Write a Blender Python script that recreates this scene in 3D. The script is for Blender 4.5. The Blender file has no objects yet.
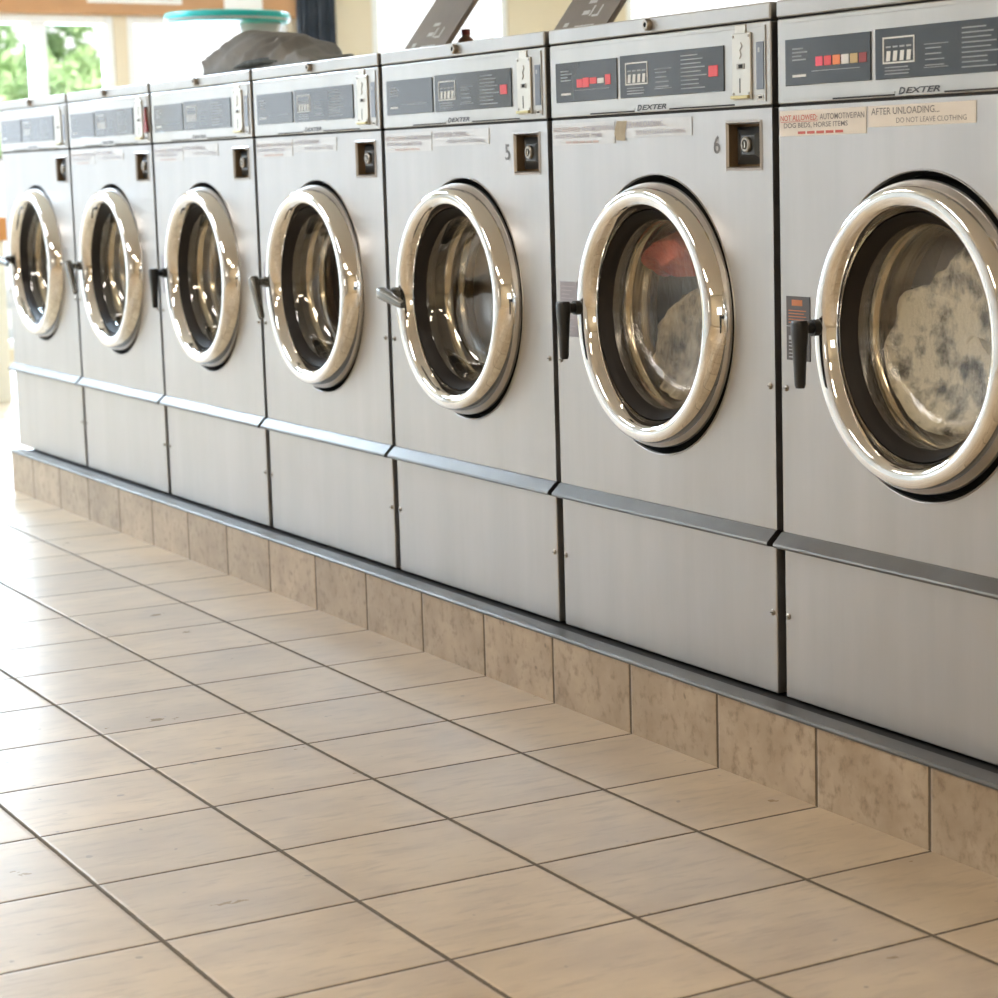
import bpy, bmesh, math, random
from mathutils import Vector, Matrix, noise
random.seed(7)
SC = bpy.context.scene
COL = SC.collection
PI = math.pi

# ---------------------------------------------------------------- measurements (metres)
T = 0.30                    # floor tile
YB = 0.0569                 # plinth stands this far in front of the washers
HB = 0.1365                 # tiled height of the plinth
LEDGE = 0.1415               # top of the plinth
ZB = 0.1475                 # bottom edge of the washer fronts
WP = 0.7805                 # pitch of the washers
X0 = -4.5641                # left end of the row
H = 1.3397                  # top of the washers
ROW = 0.2395                # depth of the first, cut floor row
DCX, DCZ = 0.39, 0.796      # centre of the door in a washer
XE, XR, YF, YK = -10.0, 6.2, -5.0, 7.8      # room: end wall, right wall, front wall, back wall
CEIL = 2.75

# ---------------------------------------------------------------- materials
def new_mat(name):
    m = bpy.data.materials.new(name); m.use_nodes = True
    nt = m.node_tree
    return m, nt, nt.nodes['Principled BSDF']

def N(nt, typ, **kw):
    n = nt.nodes.new(typ)
    for k, v in kw.items():
        if k.startswith('i_'):
            n.inputs[int(k[2:])].default_value = v
        else:
            setattr(n, k, v)
    return n

def math_n(nt, op, a, b=None, c=None, clamp=False):
    n = nt.nodes.new('ShaderNodeMath'); n.operation = op; n.use_clamp = clamp
    for i, v in enumerate((a, b, c)):
        if v is None: continue
        if isinstance(v, (int, float)): n.inputs[i].default_value = v
        else: nt.links.new(v, n.inputs[i])
    return n.outputs[0]

def mixc(nt, fac, a, b):
    n = nt.nodes.new('ShaderNodeMix'); n.data_type = 'RGBA'
    if isinstance(fac, (int, float)): n.inputs[0].default_value = fac
    else: nt.links.new(fac, n.inputs[0])
    for i, v in ((6, a), (7, b)):
        if isinstance(v, tuple): n.inputs[i].default_value = v
        else: nt.links.new(v, n.inputs[i])
    return n.outputs[2]

def ramp(nt, fac, p0, p1, c0=(0, 0, 0, 1), c1=(1, 1, 1, 1)):
    n = nt.nodes.new('ShaderNodeValToRGB'); nt.links.new(fac, n.inputs[0])
    e = n.color_ramp.elements
    e[0].position, e[1].position = p0, p1
    e[0].color, e[1].color = c0, c1
    return n.outputs[0]

def noise_tex(nt, vec, scale, detail=3, rough=.5):
    n = nt.nodes.new('ShaderNodeTexNoise')
    n.inputs['Scale'].default_value = scale
    n.inputs['Detail'].default_value = detail
    n.inputs['Roughness'].default_value = rough
    nt.links.new(vec, n.inputs['Vector'])
    return n.outputs['Fac']

def position(nt, scale=(1, 1, 1), loc=(0, 0, 0)):
    g = nt.nodes.new('ShaderNodeNewGeometry')
    mp = nt.nodes.new('ShaderNodeMapping')
    mp.inputs['Scale'].default_value = scale
    mp.inputs['Location'].default_value = loc
    nt.links.new(g.outputs['Position'], mp.inputs['Vector'])
    return mp.outputs[0]

def bump(nt, height, strength, dist, bsdf):
    b = nt.nodes.new('ShaderNodeBump')
    b.inputs['Strength'].default_value = strength
    b.inputs['Distance'].default_value = dist
    nt.links.new(height, b.inputs['Height'])
    nt.links.new(b.outputs[0], bsdf.inputs['Normal'])

def plain(name, col, rough=.5, metal=0., coat=0., spec=None, var=0.0, vscale=20):
    m, nt, b = new_mat(name)
    c = (*col, 1)
    b.inputs['Base Color'].default_value = c
    b.inputs['Roughness'].default_value = rough
    b.inputs['Metallic'].default_value = metal
    b.inputs['Coat Weight'].default_value = coat
    b.inputs['Coat Roughness'].default_value = .05
    if spec is not None: b.inputs['Specular IOR Level'].default_value = spec
    f = noise_tex(nt, position(nt), vscale, 3)
    if var:
        lo = tuple(v * (1 - var) for v in col) + (1,)
        hi = tuple(min(1, v * (1 + var)) for v in col) + (1,)
        nt.links.new(mixc(nt, f, lo, hi), b.inputs['Base Color'])
    return m

def emis(name, col, strength):
    m, nt, b = new_mat(name)
    b.inputs['Base Color'].default_value = (.8, .8, .8, 1)
    b.inputs['Emission Color'].default_value = (*col, 1)
    b.inputs['Emission Strength'].default_value = strength
    return m

def steel(name, col=(.472, .457, .445), rough=.38, grain=1.0, coat=0.0):
    """brushed stainless sheet: vertical grain, wiping streaks, a few stains"""
    m, nt, b = new_mat(name)
    b.inputs['Metallic'].default_value = 1
    fine = noise_tex(nt, position(nt, (420, 420, 5)), 1, 2)
    wide = noise_tex(nt, position(nt, (9, 9, .9)), 1, 4, .6)
    blot = noise_tex(nt, position(nt, (3.2, 3.2, 2.0), (3, 1, 2)), 1, 4, .6)
    lo = tuple(v * .80 for v in col) + (1,)
    hi = tuple(min(1, v * 1.14) for v in col) + (1,)
    c1 = mixc(nt, wide, lo, hi)
    c2 = mixc(nt, math_n(nt, 'MULTIPLY', ramp(nt, blot, .45, .75), .22), c1, (.33, .31, .28, 1))
    nt.links.new(c2, b.inputs['Base Color'])
    r = math_n(nt, 'ADD', math_n(nt, 'MULTIPLY', wide, .16), rough - .08)
    r = math_n(nt, 'ADD', r, math_n(nt, 'MULTIPLY', fine, .06))
    nt.links.new(r, b.inputs['Roughness'])
    b.inputs['Coat Weight'].default_value = coat
    b.inputs['Coat Roughness'].default_value = .04
    slow = noise_tex(nt, position(nt, (5, 5, 2.2), (7, 0, 1)), 1, 2)
    h = math_n(nt, 'ADD', math_n(nt, 'MULTIPLY', fine, .05 * grain), math_n(nt, 'MULTIPLY', slow, 1.0))
    bump(nt, h, .35, .004, b)
    return m

def tile_mat(name, wall):
    """beige ceramic tiles with grout; positions in the room so that it stays put"""
    m, nt, b = new_mat(name)
    g = nt.nodes.new('ShaderNodeNewGeometry')
    s = nt.nodes.new('ShaderNodeSeparateXYZ'); nt.links.new(g.outputs['Position'], s.inputs[0])
    if wall:
        u = math_n(nt, 'DIVIDE', math_n(nt, 'ADD', s.outputs[0], .003), T)
        v = math_n(nt, 'ADD', math_n(nt, 'MULTIPLY', s.outputs[1], 0.0), .5)
    else:
        u = math_n(nt, 'DIVIDE', s.outputs[0], T)
        v = math_n(nt, 'DIVIDE', math_n(nt, 'ADD', s.outputs[1], YB + ROW), T)
    def edge(x):
        f = math_n(nt, 'FRACT', x)
        return math_n(nt, 'MULTIPLY', math_n(nt, 'MINIMUM', f, math_n(nt, 'SUBTRACT', 1.0, f)), T)
    wob = math_n(nt, 'MULTIPLY', math_n(nt, 'SUBTRACT', noise_tex(nt, position(nt), 60, 2), .5), .0022)
    eu = math_n(nt, 'ADD', edge(u), wob)
    ev = math_n(nt, 'ADD', edge(v), wob)
    d = math_n(nt, 'MINIMUM', eu, math_n(nt, 'MULTIPLY', ev, .82)) if not wall else eu
    grout = math_n(nt, 'SUBTRACT', 1.0, math_n(nt, 'SMOOTH_MIN', 1.0, math_n(nt, 'MULTIPLY', math_n(nt, 'MAXIMUM', math_n(nt, 'SUBTRACT', d, .0030 if wall else .0025), 0.0), 900), .1), clamp=True)
    cell = nt.nodes.new('ShaderNodeCombineXYZ')
    nt.links.new(math_n(nt, 'FLOOR', u), cell.inputs[0]); nt.links.new(math_n(nt, 'FLOOR', v), cell.inputs[1])
    wn = nt.nodes.new('ShaderNodeTexWhiteNoise'); wn.noise_dimensions = '3D'
    nt.links.new(cell.outputs[0], wn.inputs['Vector'])
    # every tile gets its own piece of the mottling
    off = nt.nodes.new('ShaderNodeVectorMath'); off.operation = 'SCALE'; off.inputs['Scale'].default_value = 13.0
    nt.links.new(wn.outputs['Color'], off.inputs[0])
    def tvec(scale):
        a = nt.nodes.new('ShaderNodeVectorMath'); a.operation = 'ADD'
        nt.links.new(g.outputs['Position'], a.inputs[0]); nt.links.new(off.outputs[0], a.inputs[1])
        mp = nt.nodes.new('ShaderNodeMapping'); mp.inputs['Scale'].default_value = scale
        nt.links.new(a.outputs[0], mp.inputs['Vector'])
        return mp.outputs[0]
    if wall:
        cloud = noise_tex(nt, tvec((9, 9, 9)), 1, 5, .62)
        streak = noise_tex(nt, tvec((48, 48, 40)), 1, 4, .6)
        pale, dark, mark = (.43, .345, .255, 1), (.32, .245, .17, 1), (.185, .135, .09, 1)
    else:
        cloud = noise_tex(nt, tvec((8, 4.5, 6)), 1, 5, .6)
        streak = noise_tex(nt, tvec((55, 12, 30)), 1, 4, .6)
        pale, dark, mark = (.52, .405, .265, 1), (.39, .29, .18, 1), (.265, .19, .12, 1)
    c = mixc(nt, ramp(nt, cloud, .34, .64), dark, pale)
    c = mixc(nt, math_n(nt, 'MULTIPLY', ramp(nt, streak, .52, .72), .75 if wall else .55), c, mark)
    val = math_n(nt, 'ADD', math_n(nt, 'MULTIPLY', wn.outputs['Value'], .16), .92)
    mul = nt.nodes.new('ShaderNodeVectorMath'); mul.operation = 'SCALE'
    nt.links.new(c, mul.inputs[0]); nt.links.new(val, mul.inputs['Scale'])
    speck = ramp(nt, noise_tex(nt, tvec((33, 33, 33)), 1, 1), .77, .80)
    c = mixc(nt, math_n(nt, 'MULTIPLY', speck, .7), mul.outputs[0], (.16, .12, .085, 1))
    c = mixc(nt, grout, c, (.105, .078, .05, 1))
    nt.links.new(c, b.inputs['Base Color'])
    if not wall:
        nt.links.new(math_n(nt, 'MULTIPLY', math_n(nt, 'SUBTRACT', 1.0, grout), .55), b.inputs['Coat Weight']); b.inputs['Coat Roughness'].default_value = .38
    rr = math_n(nt, 'ADD', math_n(nt, 'MULTIPLY', cloud, .18), .22 if not wall else .34)
    nt.links.new(math_n(nt, 'ADD', rr, math_n(nt, 'MULTIPLY', grout, .5)), b.inputs['Roughness'])
    b.inputs['Specular IOR Level'].default_value = .55 if not wall else .4
    rise = math_n(nt, 'MULTIPLY', math_n(nt, 'MINIMUM', d, .007), 140)
    hh = math_n(nt, 'ADD', rise, math_n(nt, 'ADD', math_n(nt, 'MULTIPLY', cloud, .10), math_n(nt, 'MULTIPLY', streak, .05)))
    bump(nt, hh, .5, .004, b)
    return m

def thin_glass(name, tint=(.93, .95, .93), splash=False):
    m, nt, b = new_mat(name)
    nt.nodes.remove(b)
    out = nt.nodes['Material Output']
    tr = nt.nodes.new('ShaderNodeBsdfTransparent'); tr.inputs[0].default_value = (*tint, 1)
    gl = nt.nodes.new('ShaderNodeBsdfGlossy'); gl.inputs[0].default_value = (1, 1, 1, 1); gl.inputs['Roughness'].default_value = .03
    fr = nt.nodes.new('ShaderNodeFresnel')
    gm = nt.nodes.new('ShaderNodeNewGeometry')      # a thin pane mirrors the same from both sides
    nt.links.new(math_n(nt, 'ADD', math_n(nt, 'MULTIPLY', gm.outputs['Backfacing'], 1/1.6 - 1.6), 1.6), fr.inputs['IOR'])
    mx = nt.nodes.new('ShaderNodeMixShader')
    nt.links.new(math_n(nt, 'MULTIPLY', fr.outputs[0], 2.3, clamp=True), mx.inputs[0])
    nt.links.new(tr.outputs[0], mx.inputs[1]); nt.links.new(gl.outputs[0], mx.inputs[2])
    nt.links.new(mx.outputs[0], out.inputs['Surface'])
    if splash:
        drops = noise_tex(nt, position(nt, (95, 95, 38)), 1, 4, .65)
        bm_ = nt.nodes.new('ShaderNodeBump'); bm_.inputs['Strength'].default_value = .45; bm_.inputs['Distance'].default_value = .004
        nt.links.new(drops, bm_.inputs['Height']); nt.links.new(bm_.outputs[0], gl.inputs['Normal'])
    return m

def cloth(name, cols, scale=9, p=(.35, .65), rough=.85):
    m, nt, b = new_mat(name)
    f = noise_tex(nt, position(nt, (scale,) * 3), 1, 5, .62)
    c = mixc(nt, ramp(nt, f, *p), (*cols[0], 1), (*cols[1], 1))
    nt.links.new(c, b.inputs['Base Color'])
    b.inputs['Roughness'].default_value = rough
    w = noise_tex(nt, position(nt, (260,) * 3), 1, 2)
    bump(nt, w, .3, .002, b)
    return m

M = {}
M['steel'] = steel('brushed_stainless')
M['steel_cap'] = steel('stainless_cap', (.43, .415, .395), .33)
M['console'] = steel('satin_console', (.445, .43, .405), .33, .6, coat=.4)
M['rail'] = steel('rail_metal', (.14, .134, .125), .38)
M['strip'] = steel('ledge_metal', (.13, .123, .112), .48)
M['chrome'] = plain('polished_chrome', (.86, .86, .86), .045, 1)
M['drum'] = plain('drum_metal', (.50, .435, .345), .30, 1, var=.15, vscale=14)
M['lip'] = plain('drum_lip_metal', (.55, .47, .36), .16, 1)
M['rubber'] = plain('dark_rubber', (.014, .011, .009), .55, spec=.25, var=.2)
M['black'] = plain('black_plastic', (.010, .010, .010), .36)
M['gap'] = plain('dark_gap', (.016, .015, .014), .8)
M['lockbox'] = plain('black_lock_plate', (.045, .052, .058), .30, var=.1)
M['recess'] = plain('recess_sheet', (.22, .15, .085), .45, .6, var=.2)
M['side'] = plain('side_sheet', (.16, .15, .13), .5, .7, var=.15)
M['display'] = plain('display_acrylic', (.030, .040, .052), .22, 0, .35, spec=.4, var=.12, vscale=9)
M['bluedecal'] = plain('blue_grey_decal', (.12, .145, .20), .35, 0, .6)
M['white'] = plain('white_print', (.72, .74, .74), .5)
M['pale'] = plain('pale_print', (.34, .37, .40), .5)
M['ink'] = plain('dark_ink', (.035, .035, .04), .5)
M['greyink'] = plain('grey_ink', (.17, .165, .17), .5)
M['redink'] = plain('red_ink', (.55, .11, .09), .5)
M['sticker'] = plain('sticker_paper', (.72, .68, .63), .55, var=.08, vscale=30)
M['faded'] = plain('faded_sticker_film', (.50, .475, .45), .38, .88, var=.08, vscale=30)
M['fadedink'] = plain('faded_ink', (.40, .37, .43), .5)
M['fadedred'] = plain('faded_red_ink', (.50, .385, .36), .5)
M['tape'] = plain('tan_tape', (.40, .34, .23), .6, var=.2, vscale=60)
M['warn'] = plain('warning_film', (.075, .070, .075), .4, var=.15)
M['warnpale'] = plain('worn_warning_film', (.30, .29, .33), .4, var=.15)
M['orange'] = plain('orange_print', (.50, .17, .06), .5)
M['swred'] = plain('swatch_red', (.75, .06, .07), .4)
M['swpink'] = plain('swatch_pink', (.85, .09, .16), .4)
M['sworange'] = plain('swatch_orange', (.85, .25, .08), .4)
M['swwhite'] = plain('swatch_white', (.75, .75, .75), .4)
M['swgold'] = plain('swatch_gold', (.50, .38, .17), .4)
M['swdark'] = plain('swatch_dark_red', (.30, .035, .03), .4)
M['coin'] = plain('coin_plate', (.56, .535, .48), .30, .85, var=.06)
M['brass'] = plain('worn_brass', (.50, .42, .22), .35, .9)
M['screw'] = plain('screw_metal', (.36, .33, .29), .35, 1)
M['handle_silver'] = plain('silver_handle', (.20, .20, .19), .26, .75)  # silvery grey, lighter than the black handles
M['glass'] = thin_glass('door_glass', (.90, .91, .88))
M['wetglass'] = thin_glass('wet_door_glass', (.88, .88, .84), True)
M['pane'] = thin_glass('window_glass', (.97, .985, .98))
M['tile'] = tile_mat('floor_tile', False)
M['walltile'] = tile_mat('plinth_tile', True)
M['wall'] = plain('cream_wall', (.66, .56, .40), .7, var=.05, vscale=2)
M['whitewall'] = plain('beige_wall', (.55, .535, .505), .7, var=.04, vscale=2)
M['ceiling'] = plain('white_ceiling', (.80, .78, .74), .8, var=.03)
M['frame'] = plain('window_frame_paint', (.78, .77, .74), .4, var=.04)
M['board'] = plain('brown_board', (.47, .245, .105), .5, var=.12, vscale=8)
M['paper'] = plain('white_paper', (.80, .78, .75), .6)
M['wood'] = plain('orange_wood', (.55, .24, .075), .4, var=.15, vscale=6)
M['counter'] = plain('cream_laminate', (.72, .66, .52), .5, var=.05)
M['curtain'] = cloth('curtain_cloth', ((.035, .042, .055), (.115, .135, .165)), 2.2)
M['jacket'] = cloth('grey_jacket', ((.165, .163, .158), (.235, .23, .222)), 7)
M['lining'] = cloth('dark_lining', ((.03, .036, .034), (.075, .085, .08)), 22)
M['teal'] = plain('teal_plastic', (.01, .55, .53), .3, var=.05)
M['stand'] = plain('pale_grey_metal', (.62, .64, .66), .4, var=.05)
M['lid'] = plain('dispenser_lid_metal', (.25, .225, .21), .42, .55, var=.15)
M['bottle'] = plain('brown_bottle', (.30, .15, .08), .35)
M['redcloth'] = cloth('red_garment', ((.42, .02, .012), (.80, .10, .04)), 14)
M['foam'] = cloth('foamy_laundry', ((.06, .048, .034), (.80, .73, .60)), 19, (.38, .56))
M['beige'] = cloth('beige_laundry', ((.06, .045, .03), (.52, .42, .28)), 17, (.34, .62))
M['leaf'] = cloth('leaf_green', ((.34, .56, .26), (.70, .86, .52)), 1.5)
M['bark'] = plain('bark', (.12, .085, .06), .9, var=.3)
M['pave'] = plain('pavement', (.52, .51, .48), .9, var=.1)
M['lampcool'] = emis('cool_fill_diffuser', (.63, .806, 1.0), 48)  # for the lamps added to whiten the window-end floor
M['lampmid'] = emis('neutral_diffuser', (1.0, .935, .865), 18)
M['lampwarm'] = emis('warm_diffuser', (1.0, .86, .66), 16)
M['lampbody'] = plain('lamp_housing', (.75, .75, .73), .5)

# ---------------------------------------------------------------- mesh helpers
def link(name, mesh, parent=None):
    o = bpy.data.objects.new(name, mesh); COL.objects.link(o)
    if parent is not None: o.parent = parent
    return o

def finish(bm, name, mats, smooth=None):
    bmesh.ops.recalc_face_normals(bm, faces=bm.faces)
    me = bpy.data.meshes.new(name); bm.to_mesh(me); bm.free()
    for m in (mats if isinstance(mats, (list, tuple)) else [mats]): me.materials.append(m)
    if smooth:
        for p in me.polygons: p.use_smooth = True
        me.set_sharp_from_angle(angle=math.radians(smooth))
    return me

def obj(name, bm, mats, parent=None, smooth=None):
    return link(name, finish(bm, name, mats, smooth), parent)

def tag(o, label, cat, group=None, kind=None):
    o['label'] = label; o['category'] = cat
    if group: o['group'] = group
    if kind: o['kind'] = kind
    return o

def struct(o):
    o['kind'] = 'structure'; return o

def empty(name, loc=(0, 0, 0)):
    o = bpy.data.objects.new(name, None); COL.objects.link(o); o.location = loc
    o.empty_display_size = .1
    return o

def box(bm, a, b, bev=0., mi=0, seg=2):
    x0, y0, z0 = a; x1, y1, z1 = b
    r = bmesh.ops.create_cube(bm, size=1, matrix=Matrix.Translation(((x0+x1)/2, (y0+y1)/2, (z0+z1)/2)) @ Matrix.Diagonal((abs(x1-x0), abs(y1-y0), abs(z1-z0), 1)))
    vs = r['verts']; fs = set(f for v in vs for f in v.link_faces)
    for f in fs: f.material_index = mi
    if bev:
        es = list(set(e for v in vs for e in v.link_edges))
        rb = bmesh.ops.bevel(bm, geom=es, offset=bev, segments=seg, profile=.5, affect='EDGES')
        for f in rb['faces']: f.material_index = mi
    return vs

def quad(bm, pts, mi=0):
    f = bm.faces.new([bm.verts.new(p) for p in pts]); f.material_index = mi; return f

def lathe(bm, prof, cx, cz, n=96, mi=0, close=False, mis=None):
    """profile of (radius, y) turned about the y axis through (cx, cz)"""
    rings = []
    for r, y in prof:
        if r < 1e-6: rings.append([bm.verts.new((cx, y, cz))])
        else: rings.append([bm.verts.new((cx + r*math.cos(2*PI*k/n), y, cz + r*math.sin(2*PI*k/n))) for k in range(n)])
    pairs = list(zip(rings, rings[1:])) + ([(rings[-1], rings[0])] if close else [])
    for j, (A, B) in enumerate(pairs):
        for k in range(n):
            k2 = (k+1) % n
            if len(A) == 1: vs = (A[0], B[k], B[k2])
            elif len(B) == 1: vs = (A[k], A[k2], B[0])
            else: vs = (A[k], A[k2], B[k2], B[k])
            f = bm.faces.new(vs); f.material_index = mis[j] if mis else mi

def cyl(bm, p, q, r, r2=None, n=20, mi=0, cap=True):
    p, q = Vector(p), Vector(q); d = q - p
    R = d.to_track_quat('Z', 'Y').to_matrix().to_4x4()
    r = bmesh.ops.create_cone(bm, cap_ends=cap, segments=n, radius1=r, radius2=r if r2 is None else r2, depth=d.length,
                              matrix=Matrix.Translation((p+q)/2) @ R)
    for f in set(f for v in r['verts'] for f in v.link_faces): f.material_index = mi

def lathe_z(bm, prof, cx, cy, n=40, mi=0):
    rings = []
    for r, z in prof:
        if r < 1e-6: rings.append([bm.verts.new((cx, cy, z))])
        else: rings.append([bm.verts.new((cx + r*math.cos(2*PI*k/n), cy + r*math.sin(2*PI*k/n), z)) for k in range(n)])
    for A, B in zip(rings, rings[1:]):
        for k in range(n):
            k2 = (k+1) % n
            if len(A) == 1: vs = (A[0], B[k], B[k2])
            elif len(B) == 1: vs = (A[k], A[k2], B[0])
            else: vs = (A[k], A[k2], B[k2], B[k])
            bm.faces.new(vs).material_index = mi

def add_text(bm, body, x, z, y, height, width=None, mi=0, shear=0., bold=0.0, align='LEFT'):
    """flat lettering standing on the plane y, read from -y"""
    cu = bpy.data.curves.new('lettering', 'FONT'); cu.body = body; cu.size = 1.0; cu.shear = shear; cu.offset = bold
    cu.align_x = 'LEFT'; cu.resolution_u = 3
    t = bpy.data.objects.new('lettering', cu); COL.objects.link(t)
    dg = bpy.context.evaluated_depsgraph_get(); dg.update()
    me = bpy.data.meshes.new_from_object(t.evaluated_get(dg))
    bpy.data.objects.remove(t); bpy.data.curves.remove(cu)
    if not me.vertices: return
    xs = [v.co.x for v in me.vertices]; ys = [v.co.y for v in me.vertices]
    sy = height / max(max(ys) - min(ys), 1e-4)
    sx = width / max(max(xs) - min(xs), 1e-4) if width else sy
    mx, my = min(xs), min(ys)
    vs = [bm.verts.new((x + (v.co.x - mx)*sx, y, z + (v.co.y - my)*sy)) for v in me.vertices]
    for p in me.polygons:
        try: bm.faces.new([vs[i] for i in p.vertices]).material_index = mi
        except ValueError: pass
    bpy.data.meshes.remove(me)

# ---------------------------------------------------------------- the room
def panel_wall(name, axis, pos, thick, lo, hi, z0, z1, holes, mat):
    """wall as one mesh, with rectangular holes (a0,a1,z0,z1)"""
    bm = bmesh.new()
    def bx(a0, a1, c0, c1):
        if a1 - a0 < 1e-4 or c1 - c0 < 1e-4: return
        if axis == 'x': box(bm, (pos, a0, c0), (pos + thick, a1, c1))
        else: box(bm, (a0, pos, c0), (a1, pos + thick, c1))
    cur = lo
    for a0, a1, c0, c1 in sorted(holes):
        bx(cur, a0, z0, z1); bx(a0, a1, z0, c0); bx(a0, a1, c1, z1); cur = a1
    bx(cur, hi, z0, z1)
    return struct(obj(name, bm, mat))

bm = bmesh.new(); quad(bm, ((XE-.2, YF-.2, 0), (XR+.2, YF-.2, 0), (XR+.2, YK+.2, 0), (XE-.2, YK+.2, 0)))
bmf = bm; floor = struct(obj('floor', bmf, M['tile']))
bm = bmesh.new(); box(bm, (XE-.2, YF-.2, CEIL), (XR+.2, YK+.2, CEIL+.1)); struct(obj('ceiling', bm, M['ceiling']))

HEAD, SILL = 2.045, .08
# end wall: windows listed from the front wall to the back wall
END_WIN = [(-4.7, -2.55), (-2.35, -.15), (.05, 2.24), (2.32, 3.36), (3.94, 4.93), (5.85, 7.45)]
panel_wall('wall_left', 'x', XE-.2, .2, YF-.2, YK+.2, 0, CEIL, [(a, b, SILL, HEAD if i < 4 else 2.35) for i, (a, b) in enumerate(END_WIN)], M['wall'])
FRONT_WIN = [(-9.5, -8.0, .25, 2.15), (-7.8, -6.5, .25, 2.15), (2.1, 3.0, .95, 1.75)]
panel_wall('wall_front', 'y', YF-.2, .2, XE, XR, 0, CEIL, FRONT_WIN, M['whitewall'])
panel_wall('wall_back', 'y', YK, .2, XE, XR, 0, CEIL, [], M['wall'])
panel_wall('wall_right', 'x', XR, .2, YF-.2, YK+.2, 0, CEIL, [(-1.8, -.8, 1.0, 1.7)], M['wall'])

def window(n, axis, pos, a0, a1, z0, z1, mull=(), fw=.05):
    bm = bmesh.new()
    def bx(p0, p1, c0, c1, d0=-.05, d1=.05):
        if axis == 'x': box(bm, (pos+d0, p0, c0), (pos+d1, p1, c1), .006)
        else: box(bm, (p0, pos+d0, c0), (p1, pos+d1, c1), .006)
    bx(a0, a0+fw, z0, z1); bx(a1-fw, a1, z0, z1); bx(a0+fw, a1-fw, z0, z0+fw); bx(a0+fw, a1-fw, z1-fw, z1)
    for m0, m1 in mull: bx(m0, m1, z0+fw, z1-fw, -.035, .035)
    w = struct(obj('window_%d' % n, bm, M['frame']))
    bm = bmesh.new()
    if axis == 'x': quad(bm, ((pos, a0+fw, z0+fw), (pos, a1-fw, z0+fw), (pos, a1-fw, z1-fw), (pos, a0+fw, z1-fw)))
    else: quad(bm, ((a0+fw, pos, z0+fw), (a1-fw, pos, z0+fw), (a1-fw, pos, z1-fw), (a0+fw, pos, z1-fw)))
    obj('pane', bm, M['pane'], w)

MULL = {2: ((1.735, 1.835),), 0: ((-3.66, -3.59),), 1: ((-1.29, -1.22),)}
for i, (a, b) in enumerate(END_WIN):
    window(i+1, 'x', XE-.06, a, b, SILL, HEAD if i < 4 else 2.35, MULL.get(i, ()))
for k, (a, b, c, d) in enumerate(FRONT_WIN): window(7+k, 'y', YF-.06, a, b, c, d, ((a/2+b/2-.03, a/2+b/2+.03),) if k < 2 else ())

window(7+len(FRONT_WIN), 'x', XR+.06, -1.8, -.8, 1.0, 1.7, ((-1.33, -1.27),))

# brown board along the window heads
bm = bmesh.new(); box(bm, (XE+.001, .0, 2.052), (XE+.04, 3.42, 2.32), .006); struct(obj('trim_1', bm, M['board']))

# plinth under the washers
PXL = -4.452
bm = bmesh.new(); box(bm, (PXL, -YB, 0), (2.2, .78, HB)); box(bm, (PXL+.02, -.012, HB), (2.18, .76, LEDGE-.0005), mi=1)  # near-black layer paints the shade of the gap under the washers
struct(obj('baseboard_front', bm, [M['walltile'], M['gap']]))
bm = bmesh.new()
pr = [(-YB-.003, HB-.0005), (-YB-.003, HB+.003), (-YB+.001, LEDGE+.0015), (-.016, LEDGE+.0015), (-.0125, LEDGE-.001), (-.0125, HB+.0002), (-YB-.001, HB+.0002), (-YB-.001, HB-.0005)]
for xa, xb in ((PXL-.003, -1.2), (-1.199, 2.2)):
    A = [bm.verts.new((xa, y, z)) for y, z in pr]; B = [bm.verts.new((xb, y, z)) for y, z in pr]
    for k in range(len(pr)): bm.faces.new((A[k], A[(k+1) % len(pr)], B[(k+1) % len(pr)], B[k]))
    bm.faces.new(A); bm.faces.new(B)
struct(obj('trim_2', bm, M['strip']))

# ---------------------------------------------------------------- washers
CACHE = {}
def part(name, key, fn, mats, parent, smooth=None):
    """one mesh per part; the same sheet shared by the washers that look alike"""
    if key not in CACHE:
        bm = bmesh.new(); fn(bm)
        bmesh.ops.translate(bm, verts=bm.verts, vec=(-DCX, -.36, -LEDGE))
        CACHE[key] = finish(bm, name, mats, smooth)
    return link(name, CACHE[key], parent)

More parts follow.
